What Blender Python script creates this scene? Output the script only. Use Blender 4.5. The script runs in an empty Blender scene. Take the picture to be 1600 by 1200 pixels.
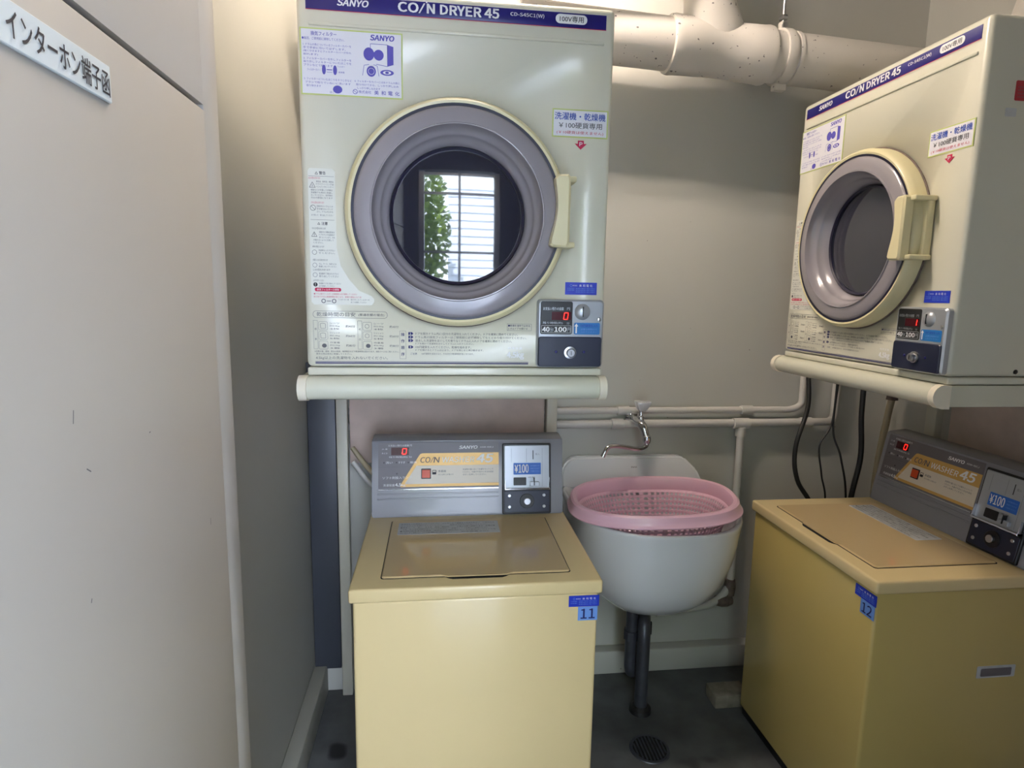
import bpy, bmesh, math, random
from mathutils import Vector, Matrix
random.seed(7)
PI = math.pi
D = bpy.data
C = bpy.context.scene.collection
SC = bpy.context.scene

# ------------------------------------------------------------------ camera, world, light
F_PX = 944.17
PITCH, YAW, ROLL = math.radians(-8.4656), math.radians(-7.1034), math.radians(1.0553)
def cam_axes():
    cx, sx = math.cos(PITCH), math.sin(PITCH); cy, sy = math.cos(YAW), math.sin(YAW); cz, sz = math.cos(ROLL), math.sin(ROLL)
    yaw = Matrix(((cy, sy, 0), (-sy, cy, 0), (0, 0, 1)))
    pit = Matrix(((1, 0, 0), (0, cx, sx), (0, -sx, cx)))
    rol = Matrix(((cz, 0, sz), (0, 1, 0), (-sz, 0, cz)))
    return rol @ pit @ yaw          # rows: right, forward, up
R = cam_axes()
cam_d = D.cameras.new('camera'); cam = D.objects.new('camera', cam_d); C.objects.link(cam)
cam_d.sensor_width = 36.0; cam_d.lens = F_PX * 36.0 / 1600.0; cam_d.clip_start = 0.02; cam_d.clip_end = 100
m = Matrix.Identity(4)
for i in range(3):
    m[i][0] = R[0][i]; m[i][1] = R[2][i]; m[i][2] = -R[1][i]
m.translation = Vector((0, 0, 1.33))
cam.matrix_world = m
SC.camera = cam
SC.view_settings.view_transform = 'Standard'; SC.view_settings.look = 'None'
SC.view_settings.gamma = 1; SC.view_settings.use_curve_mapping = False
SC.view_settings.exposure = 0.0

SKY_STRENGTH = 17.0
LAMP_STRENGTH = 205.0
world = D.worlds.new('world'); SC.world = world; world.use_nodes = True
bg = world.node_tree.nodes['Background']
bg.inputs[0].default_value = (0.80, 0.90, 1.0, 1); bg.inputs[1].default_value = SKY_STRENGTH

DOOR_X0, DOOR_X1, DOOR_Y, DOOR_H = -0.21, 0.42, -0.32, 2.02
# a portal at the doorway: guides sampling of the daylight, gives off no light itself
pl = D.lights.new('doorway_daylight', 'AREA'); pl.shape = 'RECTANGLE'; pl.size = DOOR_X1 - DOOR_X0; pl.size_y = DOOR_H
pl.cycles.is_portal = True
po = D.objects.new('doorway_daylight', pl); C.objects.link(po)
po.location = ((DOOR_X0 + DOOR_X1) / 2, DOOR_Y - 0.02, DOOR_H / 2); po.rotation_euler = (PI / 2, 0, 0)

sl = D.lights.new('sun', 'SUN'); sl.energy = 48.0; sl.angle = 0.01; sl.color = (1.0, 0.98, 0.95)
so = D.objects.new('sun', sl); C.objects.link(so)
so.rotation_euler = Vector((0.25, -0.62, -0.75)).to_track_quat('-Z', 'Y').to_euler()   # from above and behind the room: lights the yard only

# ------------------------------------------------------------------ materials
def s2l(c):
    return tuple(((v / 255) / 12.92 if v / 255 <= 0.04045 else ((v / 255 + 0.055) / 1.055) ** 2.4) for v in c) + (1,)
MATS = {}
def mat(name, rgb, rough=0.5, metal=0.0, coat=0.0, var=0.0, vscale=8.0, bump=0.0, bscale=60.0, trans=0.0, emis=0.0, spots=None, ior=1.5, rvar=0.0, alpha=1.0):
    if name in MATS: return MATS[name]
    m = D.materials.new(name); m.use_nodes = True; nt = m.node_tree; b = nt.nodes['Principled BSDF']
    b.inputs['Base Color'].default_value = s2l(rgb); b.inputs['Roughness'].default_value = rough
    b.inputs['Metallic'].default_value = metal; b.inputs['Coat Weight'].default_value = coat
    b.inputs['Coat Roughness'].default_value = 0.08
    b.inputs['Transmission Weight'].default_value = trans; b.inputs['IOR'].default_value = ior
    b.inputs['Alpha'].default_value = alpha
    if emis:
        b.inputs['Emission Color'].default_value = s2l(rgb); b.inputs['Emission Strength'].default_value = emis
    N, L = nt.nodes.new, nt.links.new
    tc = N('ShaderNodeTexCoord')
    col = None
    if var:
        n = N('ShaderNodeTexNoise'); n.inputs['Scale'].default_value = vscale; n.inputs['Detail'].default_value = 5
        L(tc.outputs['Object'], n.inputs['Vector'])
        r = N('ShaderNodeValToRGB'); r.color_ramp.elements[0].position = 0.3; r.color_ramp.elements[1].position = 0.72
        base = s2l(rgb); r.color_ramp.elements[0].color = tuple(v * (1 - var) for v in base[:3]) + (1,); r.color_ramp.elements[1].color = base
        L(n.outputs['Fac'], r.inputs[0]); col = r.outputs[0]
    if spots:
        rgb2, sc, th = spots
        n = N('ShaderNodeTexNoise'); n.inputs['Scale'].default_value = sc; n.inputs['Detail'].default_value = 2; n.inputs['Roughness'].default_value = 0.35
        L(tc.outputs['Object'], n.inputs['Vector'])
        r = N('ShaderNodeValToRGB'); r.color_ramp.elements[0].position = th; r.color_ramp.elements[1].position = th + 0.03
        r.color_ramp.elements[0].color = (0, 0, 0, 1); r.color_ramp.elements[1].color = (1, 1, 1, 1)
        L(n.outputs['Fac'], r.inputs[0])
        mx = N('ShaderNodeMix'); mx.data_type = 'RGBA'
        L(r.outputs[0], mx.inputs['Factor'])
        if col: L(col, mx.inputs['A'])
        else: mx.inputs['A'].default_value = s2l(rgb)
        mx.inputs['B'].default_value = s2l(rgb2); col = mx.outputs['Result']
    if col: L(col, b.inputs['Base Color'])
    if bump:
        n = N('ShaderNodeTexNoise'); n.inputs['Scale'].default_value = bscale; n.inputs['Detail'].default_value = 3
        L(tc.outputs['Object'], n.inputs['Vector'])
        bp = N('ShaderNodeBump'); bp.inputs['Strength'].default_value = bump; bp.inputs['Distance'].default_value = 0.003
        L(n.outputs['Fac'], bp.inputs['Height']); L(bp.outputs[0], b.inputs['Normal'])
    MATS[name] = m
    return m
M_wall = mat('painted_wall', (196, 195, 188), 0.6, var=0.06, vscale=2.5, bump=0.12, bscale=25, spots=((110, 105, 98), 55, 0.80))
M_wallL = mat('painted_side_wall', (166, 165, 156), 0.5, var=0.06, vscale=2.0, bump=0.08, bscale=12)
M_door = mat('painted_steel_panel', (176, 174, 169), 0.45, var=0.05, vscale=3, spots=((120, 116, 112), 11, 0.78))
M_floor = mat('stained_concrete', (104, 106, 108), 0.5, var=0.55, vscale=7, bump=0.25, bscale=30, spots=((40, 40, 42), 5, 0.66))
M_ceil = mat('ceiling_paint', (150, 150, 146), 0.8)
M_cream = mat('cream_enamel', (216, 213, 195), 0.28, coat=0.3)
M_dcream = mat('yellowed_plastic', (222, 212, 170), 0.3)
M_cap = mat('ivory_plastic_cap', (232, 224, 204), 0.4)
M_traym = mat('cream_painted_tray', (208, 207, 188), 0.27, coat=0.2)
M_yel = mat('yellow_cream_enamel', (228, 205, 154), 0.27, coat=0.25, var=0.03, vscale=5)
M_yel2 = mat('deep_yellow_enamel', (204, 181, 112), 0.27, coat=0.25, var=0.03, vscale=5)  # darker, yellower version of the washer enamel, for the right-hand body
M_lid = mat('beige_lid_plastic', (208, 183, 136), 0.07, coat=0.5)
M_navy = mat('navy_band', (34, 30, 112), 0.3)
M_navyp = mat('navy_black_plastic', (28, 34, 58), 0.35)
M_black = mat('black_plastic', (14, 14, 18), 0.35)
M_blackhole = mat('dark_gap', (5, 5, 6), 0.9)
M_gask = mat('navy_rubber_gasket', (22, 20, 46), 0.4)
M_gring = mat('grey_door_ring_plastic', (148, 142, 148), 0.22, coat=0.5)
M_glass = mat('dark_door_glass', (48, 50, 66), 0.02, trans=0.35, ior=1.75, coat=0.5)
M_drum = mat('drum_metal', (44, 44, 58), 0.45, metal=0.6)
M_silver = mat('silver_plastic', (176, 180, 186), 0.3, metal=0.45)
M_steel = mat('brushed_steel', (190, 190, 192), 0.28, metal=1.0)
M_chrome = mat('chrome', (210, 210, 214), 0.12, metal=1.0)
M_paper = mat('white_sticker_paper', (232, 231, 238), 0.4)
M_green = mat('pale_green_edge', (196, 206, 128), 0.5)
M_clear = mat('pale_cream_label', (228, 228, 218), 0.35)
M_bluest = mat('blue_sticker', (26, 52, 190), 0.4)
M_lblue = mat('light_blue_sticker', (112, 156, 228), 0.45)
M_cyan = mat('bright_blue_label', (34, 118, 190), 0.4)
M_coinblue = mat('coin_blue_label', (42, 104, 200), 0.4)
M_red = mat('red_sticker', (178, 20, 44), 0.45)
M_ink = mat('black_ink', (34, 34, 44), 0.6)
M_inkg = mat('grey_ink', (92, 92, 98), 0.6)
M_inkv = mat('violet_ink', (88, 82, 178), 0.6)
M_inkb = mat('blue_ink', (30, 72, 176), 0.6)
M_inkn = mat('navy_ink', (24, 26, 100), 0.6)
M_inkr = mat('red_ink', (196, 30, 78), 0.6)
M_white = mat('white_ink', (240, 240, 240), 0.5)
M_gold = mat('gold_print', (214, 170, 96), 0.35, metal=0.15)
M_goldc = mat('cream_print', (226, 216, 200), 0.4)
M_cgrey = mat('grey_console_enamel', (142, 142, 150), 0.27, coat=0.3)
M_cpan = mat('dark_grey_panel_print', (108, 102, 108), 0.4)
M_btn = mat('orange_button', (214, 74, 24), 0.35)
M_led = mat('red_led', (255, 30, 20), 0.4, emis=5.0)
M_ledw = mat('dark_red_window', (70, 8, 20), 0.2)
M_cer = mat('white_ceramic', (224, 226, 230), 0.1, coat=0.6)
M_pink = mat('pink_plastic', (232, 188, 206), 0.28, coat=0.2)
M_pipe = mat('painted_duct', (214, 208, 200), 0.33, var=0.05, vscale=7, bump=0.25, bscale=18, spots=((92, 84, 88), 90, 0.72))
M_wpipe = mat('painted_water_pipe', (202, 199, 194), 0.4, bump=0.3, bscale=50)
M_rust = mat('corroded_fitting', (128, 112, 104), 0.8, var=0.5, vscale=40, bump=0.8, bscale=60)
M_drain = mat('dull_drain_pipe', (92, 94, 104), 0.35, metal=0.5, var=0.3, vscale=25)
M_ply = mat('pinkish_plywood', (224, 202, 190), 0.6, var=0.25, vscale=9)
M_post = mat('cream_steel_post', (200, 196, 180), 0.4)
M_rubber = mat('black_cable_rubber', (26, 26, 28), 0.5)
M_hose = mat('beige_hose', (172, 160, 132), 0.5)
M_brick = mat('beige_block', (152, 144, 128), 0.9, var=0.4, vscale=30, bump=0.6)
M_sign = mat('white_engraved_plate', (216, 224, 226), 0.3)
M_lab = mat('translucent_grey_label', (206, 208, 208), 0.4, var=0.2, vscale=22)
M_leaf = mat('sunlit_leaves', (112, 140, 44), 0.6)
M_bark = mat('bark', (90, 74, 58), 0.9)
M_grnd = mat('bright_paving', (160, 168, 184), 0.8)
M_frame = mat('aluminium_frame', (150, 152, 156), 0.4, metal=0.6)
M_tube = mat('fluorescent_tube', (255, 238, 222), 0.5, emis=LAMP_STRENGTH)
M_siding = mat('grey_siding', (206, 213, 228), 0.6)

# ------------------------------------------------------------------ mesh helpers
def link(name, me, m, parent=None):
    o = D.objects.new(name, me); C.objects.link(o)
    if m is not None:
        for mm in (m if isinstance(m, (list, tuple)) else [m]): me.materials.append(mm)
    if parent is not None: o.parent = parent
    return o
def frombm(name, bm, m, parent=None, smooth=False, ang=0.6):
    bmesh.ops.recalc_face_normals(bm, faces=bm.faces)
    me = D.meshes.new(name)
    if smooth:
        for f in bm.faces: f.smooth = True
        for e in bm.edges:
            if len(e.link_faces) == 2 and e.calc_face_angle(0) > ang: e.smooth = False
    bm.to_mesh(me); bm.free()
    return link(name, me, m, parent)
def empty(name, loc, rz, label, cat, group=None):
    o = D.objects.new(name, None); C.objects.link(o); o.empty_display_size = 0.05
    o.location = loc; o.rotation_euler = (0, 0, rz)
    return tag(o, label, cat, group)
def tag(o, label, cat, group=None, kind=None):
    o['label'] = label; o['category'] = cat
    if group: o['group'] = group
    if kind: o['kind'] = kind
    return o
def struct(o):
    o['kind'] = 'structure'; return o
def boxbm(bm, x0, x1, y0, y1, z0, z1, bev=0.0, seg=2):
    r = bmesh.ops.create_cube(bm, size=1)
    vs = r['verts']
    for v in vs:
        v.co = Vector((x0 + (v.co.x + .5) * (x1 - x0), y0 + (v.co.y + .5) * (y1 - y0), z0 + (v.co.z + .5) * (z1 - z0)))
    if bev:
        es = list({e for v in vs for e in v.link_edges})
        bmesh.ops.bevel(bm, geom=es, offset=bev, segments=seg, affect='EDGES', profile=0.5)
    return bm
def box(name, x0, x1, y0, y1, z0, z1, m, parent=None, bev=0.0, seg=2):
    bm = bmesh.new(); boxbm(bm, x0, x1, y0, y1, z0, z1, bev, seg)
    return frombm(name, bm, m, parent, smooth=bev > 0, ang=1.0)
def rr(x0, x1, z0, z1, r, n=5):
    pts = []
    for cx, cz, a0 in ((x1 - r, z1 - r, 0), (x0 + r, z1 - r, 90), (x0 + r, z0 + r, 180), (x1 - r, z0 + r, 270)):
        for i in range(n + 1):
            a = math.radians(a0 + 90 * i / n); pts.append((cx + r * math.cos(a), cz + r * math.sin(a)))
    return pts
def prism(name, pts, y0, y1, m, parent=None, bev=0.0, axis='y', fn=None):
    """outline pts (a,b) extruded from y0 (front) to y1"""
    bm = bmesh.new()
    def P(a, y, b):
        v = (a, y, b) if axis == 'y' else ((y, a, b) if axis == 'x' else (a, b, y))
        return fn(v) if fn else v
    n = len(pts)
    loops = []
    if bev:
        cx = sum(p[0] for p in pts) / n; cz = sum(p[1] for p in pts) / n
        w = max(abs(p[0] - cx) for p in pts); h = max(abs(p[1] - cz) for p in pts)
        s = 1 if y1 > y0 else -1
        ins = [(cx + (a - cx) * (1 - bev / w), cz + (b - cz) * (1 - bev / h)) for a, b in pts]
        loops = [[bm.verts.new(P(a, y0, b)) for a, b in ins], [bm.verts.new(P(a, y0 + s * bev, b)) for a, b in pts], [bm.verts.new(P(a, y1, b)) for a, b in pts]]
    else:
        loops = [[bm.verts.new(P(a, y0, b)) for a, b in pts], [bm.verts.new(P(a, y1, b)) for a, b in pts]]
    bm.faces.new(loops[0]); bm.faces.new(loops[-1][::-1])
    for A, B in zip(loops, loops[1:]):
        for i in range(n):
            bm.faces.new((A[i], B[i], B[(i + 1) % n], A[(i + 1) % n]))
    return frombm(name, bm, m, parent, smooth=True, ang=0.5)
def lathebm(bm, prof, axis='y', c=(0, 0, 0), n=64, closed=False):
    rings = []
    for r, h in prof:
        ring = []
        if r < 1e-6:
            p = Vector(c); k = {'x': 0, 'y': 1, 'z': 2}[axis]; p[k] += h
            rings.append([bm.verts.new(p)]); continue
        for i in range(n):
            a = 2 * PI * i / n; u, v = r * math.cos(a), r * math.sin(a)
            off = {'y': (u, h, v), 'z': (u, v, h), 'x': (h, u, v)}[axis]
            ring.append(bm.verts.new(Vector(c) + Vector(off)))
        rings.append(ring)
    seq = list(zip(rings, rings[1:]))
    if closed: seq.append((rings[-1], rings[0]))
    for A, B in seq:
        for i in range(n):
            j = (i + 1) % n
            if len(A) == 1 and len(B) == 1: continue
            if len(A) == 1: bm.faces.new((A[0], B[i], B[j]))
            elif len(B) == 1: bm.faces.new((A[i], B[0], A[j]))
            else: bm.faces.new((A[i], B[i], B[j], A[j]))
def lathe(name, prof, m, parent=None, axis='y', c=(0, 0, 0), n=64, closed=False, ang=0.6):
    bm = bmesh.new(); lathebm(bm, prof, axis, c, n, closed)
    return frombm(name, bm, m, parent, smooth=True, ang=ang)
def smoothpath(pts, k=6):
    P = [Vector(p) for p in pts]
    if len(P) < 3: return P
    out = []
    for i in range(len(P) - 1):
        p0 = P[max(i - 1, 0)]; p1 = P[i]; p2 = P[i + 1]; p3 = P[min(i + 2, len(P) - 1)]
        for j in range(k):
            t = j / k
            out.append(0.5 * ((2 * p1) + (-p0 + p2) * t + (2 * p0 - 5 * p1 + 4 * p2 - p3) * t * t + (-p0 + 3 * p1 - 3 * p2 + p3) * t ** 3))
    out.append(P[-1]); return out
def roundpath(pts, rad, k=6):
    """straight runs with rounded corners"""
    P = [Vector(p) for p in pts]; out = [P[0]]
    for i in range(1, len(P) - 1):
        a, b, c = P[i - 1], P[i], P[i + 1]
        d1 = (a - b); d2 = (c - b); r = min(rad, d1.length * .49, d2.length * .49)
        s = b + d1.normalized() * r; e = b + d2.normalized() * r
        for j in range(k + 1):
            t = j / k; out.append((1 - t) ** 2 * s + 2 * t * (1 - t) * b + t * t * e)
    out.append(P[-1]); return out
def tubebm(bm, path, r, n=16):
    path = [Vector(p) for p in path]; N = len(path)
    rad = r if callable(r) else (lambda t: r)
    t0 = (path[1] - path[0]).normalized()
    up = Vector((0, 0, 1)) if abs(t0.z) < 0.9 else Vector((0, 1, 0))
    nrm = (up - t0 * up.dot(t0)).normalized(); rings = []
    for i, p in enumerate(path):
        t = (path[min(i + 1, N - 1)] - path[max(i - 1, 0)]).normalized()
        nrm = (nrm - t * nrm.dot(t)).normalized(); bn = t.cross(nrm)
        q = rad(i / (N - 1))
        rings.append([bm.verts.new(p + (nrm * math.cos(2 * PI * k / n) + bn * math.sin(2 * PI * k / n)) * q) for k in range(n)])
    for A, B in zip(rings, rings[1:]):
        for i in range(n): bm.faces.new((A[i], A[(i + 1) % n], B[(i + 1) % n], B[i]))
    bm.faces.new(rings[0][::-1]); bm.faces.new(rings[-1])
def tube(name, path, r, m, parent=None, n=16):
    bm = bmesh.new(); tubebm(bm, path, r, n)
    return frombm(name, bm, m, parent, smooth=True, ang=0.9)
def loft(bm, rings, cap0=True, cap1=True):
    V = [[bm.verts.new(p) for p in r] for r in rings]; n = len(V[0])
    for A, B in zip(V, V[1:]):
        for i in range(n): bm.faces.new((A[i], A[(i + 1) % n], B[(i + 1) % n], B[i]))
    if cap0: bm.faces.new(V[0][::-1])
    if cap1: bm.faces.new(V[-1])
    return V

# ------------------------------------------------------------------ lettering
TC = {}
try:            # Blender's own bundled sans serif, else its default
    import os
    FONT = D.fonts.load(os.path.join(bpy.utils.resource_path('LOCAL'), 'datafiles', 'fonts', 'Noto Sans CJK Regular.woff2'))
except Exception:
    FONT = None
def glyphs(s, bold):
    key = (s, bold)
    if key in TC: return TC[key]
    cjk = any(ord(c) > 0x2fff for c in s)
    cu = D.curves.new('t', 'FONT'); cu.body = s; cu.resolution_u = 2 if len(s) > 8 else 3
    cu.offset = 0.0
    if not cjk and FONT: cu.font = FONT
    o = D.objects.new('t', cu); C.objects.link(o)
    bpy.context.view_layer.update()
    me = D.meshes.new_from_object(o.evaluated_get(bpy.context.evaluated_depsgraph_get()))
    vs = [(v.co.x, v.co.y) for v in me.vertices]; fs = [tuple(p.vertices) for p in me.polygons]
    D.objects.remove(o); D.curves.remove(cu); D.meshes.remove(me)
    x0 = min(v[0] for v in vs); x1 = max(v[0] for v in vs); y0 = min(v[1] for v in vs); y1 = max(v[1] for v in vs)
    vs = [((x - x0) / (x1 - x0), (y - y0) / (y1 - y0)) for x, y in vs]
    TC[key] = (vs, fs, (x1 - x0) / (y1 - y0)); return TC[key]
class Print:
    """ink on a face: (a, b) run across and up the face, fn maps (a, b, off) to local space"""
    def __init__(s, fn): s.v = []; s.f = []; s.mi = []; s.ms = []; s.fn = fn; s.k = 0
    def _m(s, m):
        if m not in s.ms: s.ms.append(m)
        return s.ms.index(m)
    def add(s, vs, fs, m, off=0.0):
        b = len(s.v); s.v += [s.fn(x, y, off) for x, y in vs]; i = s._m(m)
        for f in fs: s.f.append(tuple(b + k for k in f)); s.mi.append(i)
    def text(s, t, x0, x1, y0, y1, m, bold=1, slant=0.0, off=0.0004):
        vs, fs, _ = glyphs(t, bold)
        h = y1 - y0; cjk = any(ord(c) > 0x2fff for c in t)
        w = 0 if h < .006 else ((0, .012, .03)[bold] if cjk else (0, .018, .05)[bold]) * h   # stroke weight: slightly shifted copies
        x0 += w; x1 -= w; y0 += w * .7; y1 -= w * .7
        dirs = [(0, 0)] + ([(w, 0), (-w, 0), (0, w * .7), (0, -w * .7)] if w else []) + ([(w * .8, w * .6), (-w * .8, w * .6), (w * .8, -w * .6), (-w * .8, -w * .6)] if bold == 2 and w else [])
        for i, (ax, ay) in enumerate(dirs):
            s.add([(ax + x0 + u * (x1 - x0) + slant * (v - .5) * (y1 - y0), ay + y0 + v * (y1 - y0)) for u, v in vs], fs, m, off + i * .00003)
    def rect(s, x0, x1, y0, y1, m, off=0.0003): s.add([(x0, y0), (x1, y0), (x1, y1), (x0, y1)], [(0, 1, 2, 3)], m, off)
    def poly(s, pts, m, off=0.0003): s.add(pts, [tuple(range(len(pts)))], m, off)
    def disc(s, cx, cy, rx, ry, m, off=0.0003, n=24): s.poly([(cx + rx * math.cos(2 * PI * i / n), cy + ry * math.sin(2 * PI * i / n)) for i in range(n)], m, off)
    def line(s, pts, w, m, off=0.0003, closed=False):
        q = list(pts) + ([pts[0]] if closed else [])
        for (ax, ay), (bx, by) in zip(q, q[1:]):
            dx, dy = bx - ax, by - ay; l = math.hypot(dx, dy) or 1; nx, ny = -dy / l * w / 2, dx / l * w / 2
            s.poly([(ax + nx, ay + ny), (ax - nx, ay - ny), (bx - nx, by - ny), (bx + nx, by + ny)], m, off)
    def ring(s, cx, cy, r, w, m, off=0.0003): s.line([(cx + r * math.cos(2 * PI * i / 20), cy + r * math.sin(2 * PI * i / 20)) for i in range(20)], w, m, off, True)
    def build(s, name, parent):
        me = D.meshes.new(name); me.from_pydata(s.v, [], s.f)
        o = link(name, me, s.ms, parent)
        me.polygons.foreach_set('material_index', s.mi); me.update()
        return o
def front(yy): return lambda a, b, off: (a, yy - off, b)
SEG = {'0': 'abcdef', '1': 'bc'}
def seg7(pr, ch, x0, x1, y0, y1, m, slant=0.12, off=0.0006):
    w, h = x1 - x0, y1 - y0; t = h * 0.105
    def q(x, y): return (x0 + x * w + slant * y * h, y0 + y * h)
    g = .04; mid = .5
    S = {'a': ((g, 1), (1 - g, 1)), 'd': ((g, 0), (1 - g, 0)), 'g': ((g, mid), (1 - g, mid)), 'b': ((1, mid + g), (1, 1 - g)), 'c': ((1, g), (1, mid - g)), 'e': ((0, g), (0, mid - g)), 'f': ((0, mid + g), (0, 1 - g))}
    for c in SEG[ch]:
        a, b = S[c]; pr.line([q(*a), q(*b)], t, m, off)

# ------------------------------------------------------------------ room
WL, WR, WB, CEIL = -0.405, 1.60, 1.96, 2.62
YB = DOOR_Y
struct(box('floor', WL - .1, WR + .1, YB - .1, WB + .1, -0.1, 0, M_floor))
struct(box('ceiling', WL - .1, WR + .1, YB - .1, WB + .1, CEIL, CEIL + .1, M_ceil))
struct(box('wall_back', WL - .1, WR + .1, WB, WB + .1, 0, CEIL, M_wall))
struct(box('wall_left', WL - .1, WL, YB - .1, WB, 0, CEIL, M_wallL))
struct(box('wall_right', WR, WR + .1, YB - .1, WB, 0, CEIL, M_wall))
bm = bmesh.new()
boxbm(bm, WL, DOOR_X0, YB - .1, YB, 0, CEIL); boxbm(bm, DOOR_X1, WR, YB - .1, YB, 0, CEIL); boxbm(bm, DOOR_X0, DOOR_X1, YB - .1, YB, DOOR_H, CEIL)
struct(frombm('wall_front', bm, mat('dark_front_wall', (52, 52, 56), 0.7)))
struct(box('baseboard_back', WL, WR, WB - .045, WB, 0, .085, M_wall, bev=.004))
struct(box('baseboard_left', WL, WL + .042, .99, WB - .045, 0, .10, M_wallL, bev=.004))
# glazed door behind the camera, seen only as a reflection
bm = bmesh.new()
W = .018
for x in (DOOR_X0 + .02, DOOR_X1 - .02): boxbm(bm, x - .02, x + .02, YB - .07, YB - .03, 0.0, DOOR_H)
for x in ((DOOR_X0 + DOOR_X1) / 2,): boxbm(bm, x - W / 2, x + W / 2, YB - .06, YB - .04, 0, DOOR_H)
for z in (.06, .5, .95, 1.4, 1.85, DOOR_H - .02): boxbm(bm, DOOR_X0, DOOR_X1, YB - .06, YB - .04, z - W / 2, z + W / 2)
struct(frombm('door_1', bm, M_frame))

# outside the doorway
struct(box('ground', -6, 6, -9, YB - .1, -.12, -.02, M_grnd))
t = empty('garden_tree', (-.80, -2.75, -.02), 0, 'leafy green tree standing outside behind the viewer, mirrored in dryer glass', 'tree')
tube('trunk', [(0, 0, 0), (.05, 0, 1.2), (0, .05, 2.2)], .08, M_bark, t)
bm = bmesh.new()
for i in range(5200):
    a = random.uniform(0, 2 * PI); h = random.uniform(-1, 1); r = random.random() ** .4
    p = Vector((.85 * r * math.cos(a) * math.sqrt(1 - h * h), 1.6 * r * math.sin(a) * math.sqrt(1 - h * h), 1.7 + 1.7 * r * h))
    u = Vector([random.uniform(-1, 1) for _ in range(3)]).normalized() * .06; w = u.orthogonal().normalized() * .04
    vs = [bm.verts.new(p + q) for q in (-u, w, u, -w)]; bm.faces.new(vs)
frombm('foliage', bm, M_leaf, t)
t = empty('neighbour_house', (1.5, -5.2, -.02), 0, 'grey house wall with horizontal siding opposite the doorway, mirrored in dryer glass', 'building')
bm = bmesh.new()
boxbm(bm, -1.5, 1.6, -.1, 0, 0, 3.2)
for k in range(16): boxbm(bm, -1.5, 1.6, 0, .03, .05 + k * .195, .05 + k * .195 + .14)
frombm('wall', bm, M_siding, t)
box('window', .6, 1.3, .03, .06, 1.1, 2.1, M_black, t)

tag(box('daylight_blocker', -.72, -.56, -2.4, YB - .11, -.02, 2.9, mat('blocker_grey', (92, 92, 96), .8), None), 'unseen grey wall added outside the doorway behind the viewer to block daylight', 'wall')  # added out of view to keep doorway daylight off the right-hand machines
# ceiling lamp
t = empty('fluorescent_lamp', (.08, 1.40, CEIL), 0, 'white twin tube fluorescent batten fixed under the ceiling', 'lamp')
box('housing', -.32, .32, -.05, .05, -.05, 0, M_cap, t, bev=.006)
for y in (-.03, .03): tube('lamp_tube', [(-.3, y, -.068), (.3, y, -.068)], .014, M_tube, t, n=12)

# ------------------------------------------------------------------ steel terminal cabinet on the left
XC = -0.32
t = empty('terminal_cabinet', (XC, .985, 0), 0, 'large white steel terminal cabinet along the left wall with a name plate', 'cabinet')
def cab(x, y, z): return (x - XC, y - .985, z)
SY, SZ = .925, 1.572
bm = bmesh.new()
XO, XI = 0.0, WL - XC + .003
boxbm(bm, XI, XO, SY - .985, 0, 0, CEIL, .003)                       # far stile
boxbm(bm, XI, XO, YB - .985, SY - .985, SZ + .008, CEIL)              # above the leaf
boxbm(bm, XI, XO, YB - .985, SY - .985, 0, .06)
frombm('case', bm, M_door, t, True)
box('gap', XI, -.012, YB - .985, SY - .985 - .0005, .06, SZ + .008, M_blackhole, t)
leaf = box('door', -.012, .0015, YB + .005 - .985, SY - .985 - .0022, .065, SZ, M_door, t, bev=.0015)
sg = prism('name_plate', [(.455 - .985, 1.505), (.668 - .985, 1.507), (.668 - .985, 1.541), (.455 - .985, 1.539)], .0045, .0015, M_sign, leaf, bev=.0008, axis='x')
pr = Print(lambda a, b, off: (.0047 + off, a - .985, b))
pr.text('インターホン端子函', .520, .664, 1.511, 1.534, M_ink, 1)
pr.build('plate_lettering', leaf)
for y, z, l, an in ((.563, 1.21, .012, 1.4), (.577, 1.165, .008, -.6), (.566, 1.04, .004, 1.2), (.86, 1.0, .010, 1.5), (.70, 1.17, .003, .3)):
    pr = Print(lambda a, b, off: (.0018 + off, a - .985, b))
    pr.line([(y, z), (y + l * math.cos(an), z + l * math.sin(an))], .0012, M_inkg)
    pr.build('paint_chip', leaf)

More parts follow.
